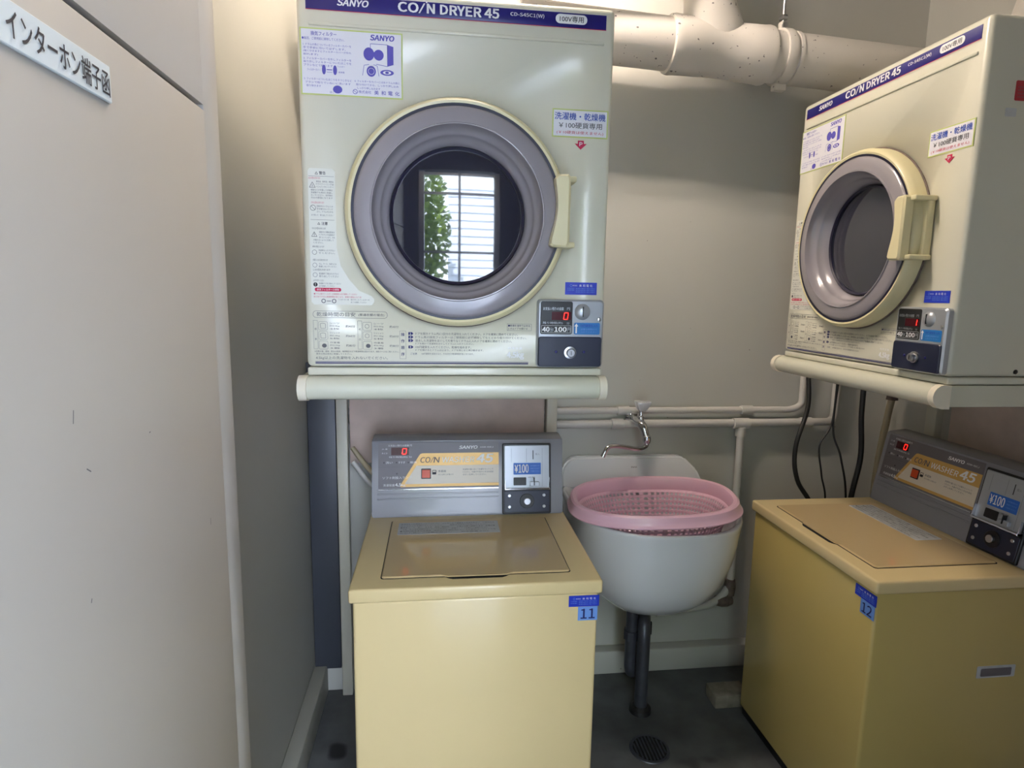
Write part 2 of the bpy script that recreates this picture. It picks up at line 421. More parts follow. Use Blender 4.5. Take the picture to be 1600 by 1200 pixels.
# ------------------------------------------------------------------ coin dryer
DW, DH, DD = .600, .716, .50
def dryer(loc, rz, label, digit, side_stickers=False):
    t = empty('coin_dryer', loc, rz, label, 'dryer', 'coin dryers on wall brackets')
    CX, CZ = .297, .316
    # cabinet with a round opening
    bm = bmesh.new(); boxbm(bm, 0, DW, 0, DD, .017, DH, .011, 3)
    body = frombm('cabinet', bm, M_cream, None, True, 1.0)
    cut = lathe('cut', [(0, -.05), (.175, -.05), (.175, .34), (0, .34)], M_cream, None, 'y', (CX, 0, CZ))
    md = body.modifiers.new('b', 'BOOLEAN'); md.object = cut; md.operation = 'DIFFERENCE'; md.solver = 'EXACT'
    bpy.context.view_layer.update()
    me = D.meshes.new_from_object(body.evaluated_get(bpy.context.evaluated_depsgraph_get()))
    body.modifiers.clear(); body.data = me; D.objects.remove(cut); body.parent = t
    box('base_strip', .001, DW - .001, .002, DD, 0, .0155, M_cream, t, bev=.003)
    # embossed ridge
    bm = bmesh.new(); boxbm(bm, .022, .578, -.0035, .002, .6475, .6535, .0016, 2)
    frombm('embossed_ridge', bm, M_cream, t, True, 1.2)
    for k in range(1): lathe('drum', [(.172, .02), (.172, .30), (.12, .325), (.05, .315), (0, .315)], M_drum, t, 'y', (CX, 0, CZ))
    # name band
    bd = box('name_band', .018, .581, -.0012, .0005, .6755, .7015, M_navy, t, bev=.0004)
    pr = Print(front(-.0014))
    pr.rect(.018, .581, .6742, .6752, M_inkr)
    pr.text('SANYO', .075, .131, .6835, .6955, M_white, 2, .25)
    pr.text('CO', .184, .222, .681, .6985, M_white, 2)
    pr.poly([(.2215, .681), (.2245, .681), (.2345, .6985), (.2315, .6985)], M_white); pr.disc(.2368, .7015 - .0008, .0016, .0014, M_white, .0002)
    pr.text('N DRYER 45', .237, .373, .681, .6985, M_white, 2)
    pr.text('CD-S45C1(W)', .394, .459, .687, .6955, M_white, 1)
    pr.poly(rr(.481, .543, .6815, .6985, .0084), M_white, .0004)
    pr.text('100V専用', .489, .536, .6845, .6955, M_ink, 1, off=.0006)
    pr.build('band_lettering', bd)
    # big filter sticker
    st = box('filter_sticker', .006, .192, -.0010, .0005, .527, .6435, M_green, t)
    pr = Print(front(-.0012))
    pr.rect(.0085, .1895, .5295, .641, M_paper, 0)
    pr.text('換気フィルター', .026, .072, .630, .6375, M_inkv, 1)
    pr.text('●毎回、ご使用前に掃除してください。', .010, .086, .6225, .6275, M_inkv, 1)
    for k, (s, x1) in enumerate((('1. ドラムの奥についているフィルターカバーを', .098), ('　手で手前に引いてはずします。', .088), ('　(強くひきますとフィルターカバーが外れ', .098), ('　割れます)', .038), ('2. フィルターカバーを外しフィルターを', .098), ('　取り外しフィルターについたほこりを', .098), ('　ブラシなどで取ります', .064))):
        z = .6145 - k * .0058 - (.001 if k > 3 else 0)
        pr.text(s, .012, x1, z - .002, z + .0022, M_inkv, 0)
    pr.text('3. フィルターについたほこりをそうじきなど', .012, .098, .553, .557, M_inkv, 0)
    pr.text('　ブラシで取りていねいに洗います', .014, .096, .547, .551, M_inkv, 0)
    pr.text('　取り除きます', .016, .042, .541, .545, M_inkv, 0)
    pr.text('4. フィルターをカバーにはめドラムの奥に', .103, .186, .5535, .5575, M_inkv, 0)
    pr.text('　取り付けてから、しっかり押し込み', .106, .184, .5475, .5515, M_inkv, 0)
    pr.text('　しっかり押し込みます', .108, .15, .5415, .5455, M_inkv, 0)
    pr.text('フィルターカバー', .018, .042, .569, .573, M_inkv, 0)
    pr.text('SANYO', .133, .177, .628, .638, M_inkv, 2, .15)
    for x in (.048, .068): pr.disc(x, .572, .0035, .0085, M_inkv)
    pr.rect(.053, .063, .5715, .573, M_inkv); pr.line([(.053, .568), (.063, .568)], .0006, M_inkv)
    pr.text('フィルター', .072, .086, .577, .5805, M_inkv, 0); pr.text('本体側', .074, .085, .567, .5705, M_inkv, 0)
    pr.disc(.072, .5385, .0085, .007, M_inkv); pr.text('ほこり', .058, .07, .5315, .535, M_inkv, 0)
    pr.poly([(.164, .622), (.175, .619), (.175, .5875), (.164, .584)], M_inkv)
    pr.line([(.133, .622), (.164, .622), (.164, .584), (.143, .587)], .0009, M_inkv); pr.line([(.133, .622), (.133, .612)], .0009, M_inkv)
    pr.disc(.130, .604, .0098, .0115, M_inkv, .0003); pr.disc(.148, .603, .0092, .0095, M_inkv, .0004)
    pr.rect(.136, .144, .600, .608, M_inkv, .0005)
    pr.poly([(.136, .592), (.141, .597), (.139, .586), (.133, .586)], M_paper, .0007)
    pr.disc(.134, .574, .0085, .0095, M_inkv, .0003); pr.ring(.134, .574, .0055, .0006, M_paper, .0005)
    pr.line([(.118, .566), (.121, .584), (.130, .586)], .0008, M_inkv); pr.line([(.148, .566), (.145, .584), (.138, .586)], .0008, M_inkv)
    pr.disc(.163, .573, .0125, .0052, M_inkv, .0003); pr.disc(.163, .573, .0075, .003, M_paper, .0005); pr.disc(.163, .573, .0035, .0022, M_inkv, .0006)
    pr.ring(.104, .5365, .004, .0010, M_inkv); pr.line([(.101, .5385), (.107, .5345)], .0008, M_inkv)
    pr.text('株式会社', .110, .1335, .534, .5395, M_inkv, 1)
    for k, ch in enumerate('美和電化'): pr.text(ch, .139 + k * .0128, .139 + k * .0128 + .0082, .533, .5405, M_inkv, 1)
    pr.build('sticker_lettering', st)
    # coin sticker
    st = box('coin_sticker', .480, .592, -.0010, .0005, .4745, .5275, M_green, t)
    pr = Print(front(-.0012)); pr.rect(.4825, .5895, .477, .525, M_paper, 0)
    pr.text('洗濯機・乾燥機', .4845, .5865, .507, .521, M_inkb, 1)
    pr.text('￥100硬貨専用', .493, .580, .4915, .503, M_inkg, 1)
    pr.text('(￥10硬貨は使えません)', .489, .583, .480, .4870, M_inkr, 0)
    pr.build('sticker_lettering', st)
    st = prism('arrow_sticker', [(.5385, .4525), (.5505, .4635), (.5445, .4635), (.5445, .4695), (.5325, .4695), (.5325, .4635), (.5265, .4635)], -.001, .0005, M_inkr, t)
    pr = Print(front(-.0012)); pr.text('P', .5355, .5415, .459, .4665, M_paper, 1); pr.build('sticker_lettering', st)
    # warning label strip
    st = prism('warning_label', [(.016, .396), (.058, .396), (.063, .391), (.063, .250), (.070, .215), (.085, .190), (.104, .168), (.128, .158), (.133, .152), (.133, .146), (.128, .140), (.018, .140), (.013, .145), (.013, .391)], -.0007, .0005, M_clear, t)
    pr = Print(front(-.0009))
    def tri(x, z, s, m): pr.line([(x - s, z - s * .8), (x + s, z - s * .8), (x, z + s)], .0007, m, .0003, True)
    tri(.029, .387, .0025, M_ink); pr.text('警告', .034, .046, .3845, .3905, M_ink, 1)
    pr.line([(.014, .3815), (.061, .3815)], .0005, M_inkg)
    pr.text('火災の恐れがあります', .014, .036, .376, .380, M_inkr, 1)
    tri(.021, .365, .0055, M_ink); pr.text('火', .0195, .0225, .362, .367, M_ink, 0)
    L1 = ['食用油、動物油、機械油', 'ドライクリーニング油', 'ベンジンやシンナー']
    for k, s in enumerate(L1): pr.text(s, .028, .060, .370 - k * .0048, .3735 - k * .0048, M_inkg, 0)
    for k, s in enumerate(['樹脂などの付着した衣類は', '洗濯後でも絶対に乾燥し', 'ないでください。自然発火', '引火の原因になります']): pr.text(s, .018, .058, .3545 - k * .0048, .358 - k * .0048, M_inkg, 0)
    pr.text('けがの恐れがあります', .018, .042, .331, .335, M_inkr, 1)
    pr.ring(.021, .323, .005, .0007, M_ink); pr.line([(.0175, .3265), (.0245, .3195)], .0006, M_ink)
    for k, s in enumerate(['回転中のドラムには', '手を触れないでくだ', 'さい。ドラムが止まる']): pr.text(s, .028, .058, .3245 - k * .005, .328 - k * .005, M_inkg, 0)
    pr.text('まで待って　取り出してください', .018, .058, .308, .3115, M_inkg, 0)
    pr.line([(.016, .301), (.060, .301)], .0005, M_inkg)
    tri(.031, .294, .0022, M_ink); pr.text('注意', .036, .0475, .2915, .2975, M_ink, 1)
    pr.text('やけどの恐れがあります', .018, .044, .283, .287, M_ink, 1)
    tri(.022, .2735, .005, M_ink); pr.line([(.022, .2705), (.022, .2765)], .0008, M_ink)
    for k, s in enumerate(['運転中や運転直後は', 'ドアガラスや金属部が', '熱くなっています。子供']): pr.text(s, .031, .060, .2765 - k * .005, .280 - k * .005, M_inkg, 0)
    for k, s in enumerate(['が触れないように注意して', 'ください。']): pr.text(s, .020, .058 - k * .02, .2615 - k * .005, .265 - k * .005, M_inkg, 0)
    pr.text('故障の原因になります', .018, .040, .249, .2525, M_ink, 1)
    pr.ring(.0215, .240, .0042, .0006, M_ink)
    for k, s in enumerate(['洗濯物を入れすぎない', 'でください。']): pr.text(s, .029, .060, .242 - k * .005, .2455 - k * .005, M_inkg, 0)
    pr.text('衣類をいためる恐れがあります', .018, .046, .2235, .2275, M_ink, 1)
    pr.ring(.0215, .2155, .004, .0006, M_inkg)
    for k, s in enumerate(['ゴム、ウール、毛皮などは', '乾燥しないでください']): pr.text(s, .029, .062, .2165 - k * .005, .220 - k * .005, M_inkg, 0)
    pr.text('しわの恐れがあります', .018, .050, .205, .209, M_ink, 1)
    pr.ring(.0215, .197, .004, .0006, M_inkg)
    for k, s in enumerate(['乾燥終了後はただちに', '取り出してください']): pr.text(s, .029, .066, .1975 - k * .005, .2015 - k * .005, M_inkg, 0)
    pr.text('必ずお守りください', .018, .038, .1845, .1885, M_ink, 1)
    pr.disc(.0215, .1785, .0040, .0040, M_ink); pr.text('!', .0209, .0221, .176, .181, M_white, 1, off=.0006)
    pr.text('洗濯機で十分に脱水してください', .028, .070, .179, .1825, M_inkg, 0); pr.text('必ず実施してください', .028, .058, .174, .1775, M_inkg, 0)
    pr.poly(rr(.020, .070, .1655, .1725, .003), M_inkr, .0002); pr.text('換気フィルターの掃除', .024, .066, .167, .1712, M_white, 1, off=.0004)
    pr.text('●ドラム奥のフィルターは使用前に必ず掃除してください', .018, .100, .159, .1625, M_inkr, 0)
    pr.text('目づまりすると乾燥時間が長くなり、故障の原因となりま', .018, .108, .1535, .157, M_inkr, 0)
    for x in (.036, .056): pr.ring(x, .147, .0035, .0015, M_inkg)
    pr.rect(.042, .050, .1465, .1475, M_ink); pr.text('フィルターカバー側', .064, .084, .1485, .152, M_inkg, 0)
    pr.text('取り外したフィルターの', .088, .124, .1485, .152, M_inkg, 0); pr.text('ほこりを掃除してください', .088, .118, .1435, .147, M_inkg, 0)
    pr.build('label_lettering', st)
    # printed notes at the bottom of the front
    pr = Print(front(-.0003))
    pr.line(rr(.015, .158, .1145, .1275, .006), .0006, M_inkg, .0003, True)
    pr.text('乾燥時間の目安', .022, .096, .117, .1255, M_inkg, 0); pr.text('(普通衣類の場合)', .102, .152, .1175, .1235, M_inkg, 0)
    for x0, x1, h in ((.015, .098, '標準'), (.100, .182, 'その他')):
        pr.line([(x0, .053), (x0 + .008, .053), (x0 + .008, .109), (x0, .109)], .0004, M_inkg, .0003, True)
        for k, ch in enumerate(h[:2]): pr.text(ch, x0 + .002, x0 + .006, .090 - k * .02, .0945 - k * .02, M_inkg, 0)
        for k in range(3):
            z = .0985 - k * .019
            pr.line(rr(x0 + .010, x0 + .027, z - .008, z + .008, .002, 2), .0004, M_inkg, .0003, True)
            if (k, x0 < .05) in ((0, True), (1, True)):
                pr.line([(x0 + .013, z + .004), (x0 + .018, z + .005), (x0 + .023, z + .004), (x0 + .023, z - .005), (x0 + .014, z - .005)], .0006, M_inkg, .0003, True)
            elif k == 2: pr.disc(x0 + .020, z - .001, .0045, .004, M_inkg)
            else: pr.ring(x0 + .018, z, .004, .0006, M_inkg)
            n = (('シーツ', '約2.0kg', '4枚'), ('ワイシャツ', '約1.0kg', '5枚'), ('作業着', '約2.0kg', '3着'))[k]
            for q in range(3): pr.text(n[q], x0 + .031, x0 + .050, z + .0035 - q * .0055, z + .0070 - q * .0055, M_inkg, 0)
            pr.text('約' + ('40', '60', '80')[k] + '分', x0 + .062, x0 + .080, z - .003, z + .002, M_inkg, 1)
    pr.text('※衣類の量、種類、脱水の程度、電源電圧などで乾燥時間は変わります。梱包ラベルをご覧ください。', .016, .180, .0465, .0500, M_inkg, 0)
    pr.text('厚手の物は長めに乾燥してください。', .019, .088, .0415, .0450, M_inkg, 0)
    pr.text('4.5kg以上の洗濯物を入れないでください。', .018, .158, .0315, .0385, M_inkg, 0)
    pr.rect(.017, .443, .0275, .0285, M_inkn); pr.rect(.017, .443, .0240, .0262, M_inkn)
    pr.line([(.182, .034), (.194, .034), (.194, .090), (.182, .090)], .0004, M_inkg, .0003, True)
    for k, ch in enumerate('操作順序'): pr.text(ch, .1845, .1915, .0795 - k * .0132, .0865 - k * .0132, M_inkn, 1)
    S = [(.085, 'ドアを開きドラム内に1回分の洗濯物を入れてください。ドアを確実に閉めてください。', .420), (.0780, 'ドラム奥の換気フィルターはご使用前に必ず掃除してもとどおり取り付けてください。', .438), (.071, '脱水した洗濯物をほぐして片寄りなくドラムに入れドアを確実に閉めてください。', .408), (.0650, 'ドアを開けて洗濯物をほぐしてドラムに入れてください。', .330), (.0580, '100円硬貨を入れてください。乾燥を始めます。', .325), (.0520, 'ドアを開けるとドラムは止まり、ドアを閉じると再び動きます。', .350), (.0445, '100円硬貨を追加すると、その分だけ乾燥時間が長くなります。', .330)]
    n = 0
    for i, (z, s, x1) in enumerate(S):
        big = i in (0, 1, 2, 4)
        if big:
            n += 1; pr.poly([(.199, z - .0028), (.206, z - .0028), (.209, z), (.206, z + .0028), (.199, z + .0028)], M_inkn)
            pr.text(str(n), .2015, .2045, z - .002, z + .002, M_white, 1, off=.0006)
        pr.text(s, .213 if i != 6 else .225, x1, z - (.0026 if big else .0019), z + (.0026 if big else .0019), M_inkg, 0)
    pr.text('ご注意', .203, .216, .0425, .0465, M_inkn, 0)
    pr.line([(.398, .093), (.448, .093), (.448, .107), (.398, .107)], .0004, M_inkg, .0003, True)
    pr.text('■乾燥を途中で止める', .400, .445, .101, .1055, M_inkn, 0); pr.text('ときはドアを開ける', .400, .440, .0950, .099, M_inkg, 0)
    pr.text('標準容量', .400, .430, .0545, .0595, M_white, 2); pr.text('4.5kg', .398, .434, .0335, .0505, M_white, 2)
    pr.build('printed_notes', t)
    # blue maker sticker
    st = box('blue_sticker', .516, .582, -.0010, .0005, .168, .193, M_bluest, t)
    pr = Print(front(-.0012)); pr.ring(.528, .1865, .0022, .0007, M_lblue); pr.text('株式会社', .531, .541, .185, .188, M_white, 0)
    for k, ch in enumerate('美和電化'): pr.text(ch, .545 + k * .0075, .550 + k * .0075, .184, .189, M_white, 1)
    for k in range(3): pr.text('TEL 東京営業所', .520, .535, .1795 - k * .0035, .1820 - k * .0035, M_lblue, 0) if k < 2 else None
    for k in range(3): pr.text('東京都大田区池上 電話 お問合せ', .538, .578, .1793 - k * .0035, .1817 - k * .0035, M_lblue, 0)
    pr.build('sticker_lettering', st)
    # coin panel
    cp = prism('coin_panel', rr(.458, .596, .019, .158, .008), -.014, .0, M_silver, t, bev=.0035)
    dwn = prism('display_window', rr(.464, .530, .0875, .154, .004), -.0150, -.013, M_black, cp, bev=.0008)
    pr = Print(front(-.0153))
    pr.text('お支払い残りの金額', .469, .511, .1360, .1425, M_silver, 1); pr.text('円', .518, .524, .1365, .1420, M_silver, 1)
    pr.text('残り時間(約)', .469, .510, .1075, .1130, M_silver, 1); pr.text('分', .518, .524, .1075, .1125, M_silver, 1)
    pr.poly([(.487, .1165), (.527, .1165), (.527, .1330), (.487, .1330)], M_ledw, .0002)
    seg7(pr, digit, .5115, .5195, .1180, .1312, M_led)
    pr.line([(.4665, .0905), (.5275, .0905), (.5275, .1050), (.4665, .1050)], .0005, M_white, 0, True)
    pr.text('40', .468, .483, .0925, .1025, M_white, 2); pr.text('分/', .4838, .4915, .0925, .1015, M_silver, 1); pr.text('100', .493, .5185, .0925, .1025, M_white, 2); pr.text('円', .520, .5265, .0925, .1015, M_silver, 1)
    pr.build('display_lettering', cp)
    kb = lathe('coin_slot_knob', [(0, -.0215), (.008, -.0205), (.014, -.0175), (.0165, -.014), (.0165, -.012)], M_silver, cp, 'y', (.5505, 0, .1335), 32)
    box('coin_slot', .5496, .5514, -.0222, -.0150, .1235, .1440, M_black, cp)
    lb = prism('blue_arrow_label', rr(.534, .588, .0875, .1115, .003), -.0148, -.013, M_cyan, cp)
    pr = Print(front(-.0151)); pr.poly([(.5385, .110), (.5425, .104), (.5400, .104), (.5400, .090), (.5370, .090), (.5370, .104), (.5345, .104)], M_white)
    pr.text('100円硬貨を入れ', .546, .584, .1025, .1085, M_inkb, 1); pr.text('必要な時間の分', .548, .582, .0965, .1000, M_lblue, 0); pr.text('入れてください', .548, .582, .0910, .0945, M_lblue, 0)
    pr.build('label_lettering', cp)
    prism('lock_plate', rr(.4605, .5920, .0215, .0825, .005), -.0175, -.013, M_navyp, cp, bev=.0015)
    lathe('lock', [(0, -.030), (.0075, -.030), (.0085, -.0285), (.0085, -.021), (.0125, -.0205), (.0125, -.017)], M_steel, cp, 'y', (.5265, 0, .0505), 32)
    box('keyhole', .5259, .5271, -.0306, -.0290, .0465, .0545, M_black, cp)
    for x in (.4975, .5555): lathe('screw', [(0, -.0192), (.002, -.0190), (.003, -.0175), (.003, -.016)], M_navy, cp, 'y', (x, 0, .0520), 12)
    lathe('rivet', [(0, -.0165), (.0035, -.0155), (.0045, -.0138)], M_steel, cp, 'y', (.586, 0, .1185), 16)
    # door
    dr = lathe('door', [(.2145, .001), (.2140, -.026), (.2105, -.035), (.2055, -.0385), (.2010, -.037), (.1990, -.032), (.1990, .001)], M_dcream, t, 'y', (CX, 0, CZ), 96)
    lathe('outer_seal', [(.2170, -.0004), (.2170, -.004), (.2130, -.004), (.2130, -.0004)], M_rust, dr, 'y', (CX, 0, CZ), 96)  # thin brownish ring around the outer edge of the door
    lathe('gasket', [(.2012, -.030), (.2010, -.0375), (.1960, -.0375), (.1958, -.030)], M_gask, dr, 'y', (CX, 0, CZ), 96)
    lathe('door_ring', [(.1975, -.006), (.1972, -.034), (.1955, -.0375), (.190, -.0405), (.176, -.0425), (.1655, -.0432), (.1640, -.0462), (.1622, -.0462), (.1610, -.0425), (.159, -.036), (.153, -.024), (.150, -.0225), (.1475, -.017), (.143, -.006), (.140, -.0045), (.136, .006), (.131, .013), (.131, .020), (.190, .002)], M_gring, dr, 'y', (CX, 0, CZ), 96, closed=True, ang=0.9)
    lathe('glass_seal', [(.1335, .0075), (.1310, .003), (.1265, .006), (.1260, .014), (.1330, .0165)], M_gask, dr, 'y', (CX, 0, CZ), 96, closed=True)
    n = 14; sag = .0042; gr = .1275
    prof = [(0, .010 - sag)] + [(gr * k / n, .010 - sag * (1 - (k / n) ** 2)) for k in range(1, n + 1)] + [(gr * k / n, .014 - sag * (1 - (k / n) ** 2)) for k in range(n, 0, -1)] + [(0, .014 - sag)]
    lathe('door_glass', prof, M_glass, dr, 'y', (CX, 0, CZ), 96)
    # handle: face with a bowed inner edge, bridged to the rim at both ends
    hz0, hz1 = .258, .392
    out = [(.492, hz1), (.512, hz1 + .001), (.516, hz1 - .004), (.516, hz0 + .004), (.512, hz0 - .001), (.484, hz0), (.4795, hz0 + .004), (.4805, hz0 + .012)]
    out += [(.4868 + .0075 * math.sin(PI * k / 10) - .004 * (1 - k / 10), hz0 + .022 + (hz1 - hz0 - .034) * k / 10) for k in range(11)] + [(.4865, hz1 - .006)]
    out = [(a - .0085, b) for a, b in out]
    hd = prism('handle', out, -.066, -.044, M_dcream, dr, bev=.004)
    bm = bmesh.new()
    boxbm(bm, .490, .522, -.052, -.0005, hz1 - .011, hz1, .003); boxbm(bm, .490, .522, -.052, -.0005, hz0, hz0 + .011, .003); boxbm(bm, .500, .518, -.020, -.0005, hz0 + .002, hz1 - .002, .003)
    frombm('handle_bracket', bm, M_dcream, dr, True, 1.0)
    if side_stickers:
        st = prism('red_warning_sticker', rr(.068, .142, .560, .597, .003), DW, DW + .0008, M_red, t, axis='x')
        pr = Print(lambda a, b, off: (DW + .001 + off, a, b)); pr.text('注意', .097, .112, .589, .594, M_inkv, 0)
        for k in range(4): pr.text('修理の際は電源プラグを抜いてください', .072, .138, .583 - k * .006, .5865 - k * .006, M_inkg, 0)
        pr.build('sticker_lettering', t)
        st = prism('side_label', rr(.052, .076, .530, .546, .002), DW, DW + .0006, M_lab, t, axis='x')
        lathe('side_screw', [(.005, -.001), (.005, .002), (.003, .003), (0, .003)], M_black, t, 'x', (DW - .001, .155, .028), 12)
    return t
LD = (-.257, 1.229, 1.163)
RD = (1.0445, 1.717, 1.160)
dryer(LD, 0, 'cream coin dryer facing the viewer, with bright reflection in its round door', '0')
dryer(RD, -PI / 2, 'cream coin dryer on the right seen side-on with dark round door glass', '1', True)

# ------------------------------------------------------------------ trays and posts under the dryers
def tray(loc, rz, depth, label):
    t = empty('dryer_shelf', loc, rz, label, 'shelf', 'bracket shelves under the dryers')
    z0, z1 = -.048, -.001
    # deck with a bullnose front
    bm = bmesh.new(); n = 12; cy, r = -.004, .0235
    for sx0, sx1 in ((.002, DW - .008),):
        ring = [(cy + .0 - r * math.sin(PI * k / n), (z0 + z1) / 2 + r * math.cos(PI * k / n)) for k in range(n + 1)] + [(.02, z0), (.02, z1)]
        A = [bm.verts.new((sx0, y, z)) for y, z in ring]; B = [bm.verts.new((sx1, y, z)) for y, z in ring]
        bm.faces.new(A); bm.faces.new(B[::-1])
        for i in range(len(A)): bm.faces.new((A[i], B[i], B[(i + 1) % len(A)], A[(i + 1) % len(A)]))
    frombm('front_rail', bm, M_traym, t, True, .5)
    bm = bmesh.new(); boxbm(bm, -.012, .004, .0, depth, z0 + .002, z1, .001); frombm('side_arm', bm, M_traym, t)
    bm = bmesh.new(); boxbm(bm, DW - .012, DW + .003, .0, depth, z0 + .002, z1, .001); frombm('side_arm', bm, M_traym, t)
    box('deck', .004, DW - .012, .02, depth - .02, z1 - .006, z1, M_traym, t)
    for x0, x1 in ((-.014, .003), (DW - .010, DW + .005)):
        pts = [(cy + .012, z1 + .0005), (cy - .004, z1 + .0005)] + [(cy - .003 - (r + .002) * math.sin(PI * k / 8), (z0 + z1) / 2 + (r + .002) * math.cos(PI * k / 8)) for k in range(9)] + [(cy + .012, z0 - .002)]
        prism('end_cap', pts, x0, x1, M_cap, t, axis='x')
    return t
tray(LD, 0, .73, 'cream steel shelf with rounded front rail under the front-facing dryer')
tray(RD, -PI / 2, .53, 'cream steel shelf with rounded front rail under the right-hand dryer')
def post(x0, x1, y0, y1, h, label, z0=0):
    o = box('shelf_post', x0, x1, y0, y1, z0, h, M_post, None, bev=.002)
    return tag(o, label, 'post', 'posts carrying the dryer shelves')
post(-.312, -.279, 1.885, 1.915, 1.113, 'cream steel post at the left corner, rising beside the front-facing washer')
post(.350, .384, 1.885, 1.915, 1.113, 'cream steel post just behind the right end of the front-facing washer console')
post(1.530, 1.555, 1.66, 1.70, 1.11, 'shadowed steel post near the corner behind the right-hand washer')
bo = box('backing_board', -.274, .345, 1.905, 1.918, .79, 1.112, M_ply, None, bev=.001)
tag(bo, 'pinkish stained plywood board on the wall behind the front-facing washer', 'board')
bo = box('backing_board', 1.560, 1.575, .60, 1.64, .72, 1.108, M_ply, None, bev=.001)
tag(bo, 'dark brownish plywood board on the right wall under the dryer', 'board')

# ------------------------------------------------------------------ coin washer
def washer(loc, rz, W, Dp, H, label, number, body_mat=None):
    t = empty('coin_washer', loc, rz, label, 'washing machine', 'coin washing machines')
    bot = -H
    box('body', .008, W - .008, .008, Dp + .085, bot + .03, -.031, body_mat or M_yel, t, bev=.008, seg=3)
    box('base_skirt', .012, W - .012, .018, Dp + .08, bot, bot + .031, M_black, t)
    # top frame with an opening for the lid
    bm = bmesh.new(); boxbm(bm, 0, W, 0, Dp + .09, -.032, 0, .006, 3)
    frombm('top_frame', bm, M_yel, t, True, 1.0)
    k = W / .56; kd = Dp / .421
    lx0, lx1, ly0, ly1 = .066 * k, .494 * k, .048 * kd, .392 * kd
    # dark joint around the lid, then the lid
    prism('lid_joint', rr(lx0 - .002, lx1 + .002, ly0 - .002, ly1 + .002, .008), .0008, -.004, M_blackhole, t, axis='z')
    lid = prism('lid', rr(lx0, lx1, ly0, ly1, .008), .0045, -.003, M_lid, t, bev=.0025, axis='z')
    cx = (lx0 + lx1) / 2
    g = [(cx - .078, ly0 + .004), (cx - .066, ly0 - .008), (cx - .056, ly0 - .013), (cx + .056, ly0 - .013), (cx + .066, ly0 - .008), (cx + .078, ly0 + .004)]
    prism('finger_recess', g, .0012, -.004, M_blackhole, t, axis='z')
    g = [(cx - .085, ly0 + .012), (cx - .080, ly0 + .001), (cx - .066, ly0 - .006), (cx + .066, ly0 - .006), (cx + .080, ly0 + .001), (cx + .085, ly0 + .012)]
    prism('lid_lip', g, .0044, .0018, M_lid, lid, axis='z')
    lb = prism('lid_label', rr(lx0 + .020, lx0 + .290 * k, ly1 - .108 * kd, ly1 - .026 * kd, .003), .0050, .0040, M_lab, lid, axis='z')
    pr = Print(lambda a, b, off: (a, b, .0052 + off)); y = ly1 - .034 * kd
    LN = ['洗濯物を入れ洗剤を入れてください　ふたをしめて硬貨を入れてください　ご使用方法', '　脱水中はふたを開けないでください　　　運転中は手を入れないでください', '●標準コース　洗い　すすぎ　脱水　約30分　　　水量は自動で調節します　衣類の量', '　ご注意　防水性の衣類は洗わないでください　　停電のときは係員にご連絡ください', '●洗剤は粉末または液体　泥のついた物は洗わないでください　ペットの毛', '　お忘れ物にご注意ください　　脱水容量 4.5kg']
    for i, s in enumerate(LN):
        pr.text(s, lx0 + .026, lx0 + (.280 - .02 * (i % 2)) * k, y - .007 - i * .0122 * kd, y - i * .0122 * kd, M_inkg if i % 2 else M_ink, 0)
    pr.build('label_lettering', lid)
    # console
    c0, c1 = .006, W - .006
    H1, H2 = .215, .221
    y0, y1, y2, y3 = Dp, Dp + .038, Dp + .100, Dp + .118
    bm = bmesh.new()
    pf = [(y0, 0), (y1 - .001, H1 - .004), (y1 + .003, H1), (y2, H2), (y3, H2 - .01), (y3, -.20), (y0 + .02, -.20), (y0 + .02, 0)]
    A = [bm.verts.new((c0, a, b)) for a, b in pf]; B = [bm.verts.new((c1, a, b)) for a, b in pf]
    bm.faces.new(A); bm.faces.new(B[::-1])
    for i in range(len(pf)): bm.faces.new((A[i], B[i], B[(i + 1) % len(pf)], A[(i + 1) % len(pf)]))
    bmesh.ops.recalc_face_normals(bm, faces=bm.faces)
    bmesh.ops.bevel(bm, geom=[e for e in bm.edges], offset=.003, segments=2, affect='EDGES')
    con = frombm('console', bm, M_cgrey, t, True, .8)
    L = math.hypot(y1 - y0, H1); ty, tz = (y1 - y0) / L, H1 / L; ny, nz = -tz, ty
    a0 = .0
    def face(a, b, off): return (a * k, y0 + ty * b + ny * off, tz * b + nz * off)
    def fprism(name, pts, off0, off1, m, bev=0): return prism(name, pts, -off1, -off0, m, con, bev, fn=lambda v: face(v[0], v[2], -v[1]))
    # here b is the distance up the sloped face
    fprism('printed_panel', rr(.024, .366, .083, .212, .003), -.001, .0010, M_cpan)
    pr = Print(face); o = .0012
    pr.poly([(.088, .086), (.366, .086), (.366, .181), (.148, .181), (.142, .179), (.138, .174), (.086, .092), (.085, .088)], M_gold, o)
    pr.poly([(.1005, .094), (.366, .094), (.366, .146), (.131, .146), (.099, .097)], M_goldc, o + .0002)
    pr.line([(.0245, .143), (.118, .143)], .0007, M_inkg, o)
    pr.text('CO', .142, .170, .154, .170, M_inkg, 1, .15, o + .0004)
    pr.poly([(.1695, .154), (.1715, .154), (.181, .170), (.179, .170)], M_inkg, o + .0004)
    pr.text('N', .180, .196, .154, .170, M_inkg, 1, .15, o + .0004)
    pr.text('WASHER', .203, .296, .154, .170, M_white, 1, .15, o + .0004)
    pr.text('45', .302, .350, .152, .1775, M_white, 2, .2, o + .0004)
    pr.text('SANYO', .252, .305, .1920, .2015, M_white, 2, .25, o + .0004)
    pr.text('ASW-45CJ', .312, .350, .1945, .1990, M_white, 1, 0, o + .0004)
    pr.text('お支払い残りの金額 円', .052, .118, .2010, .2065, M_white, 0, 0, o + .0004)
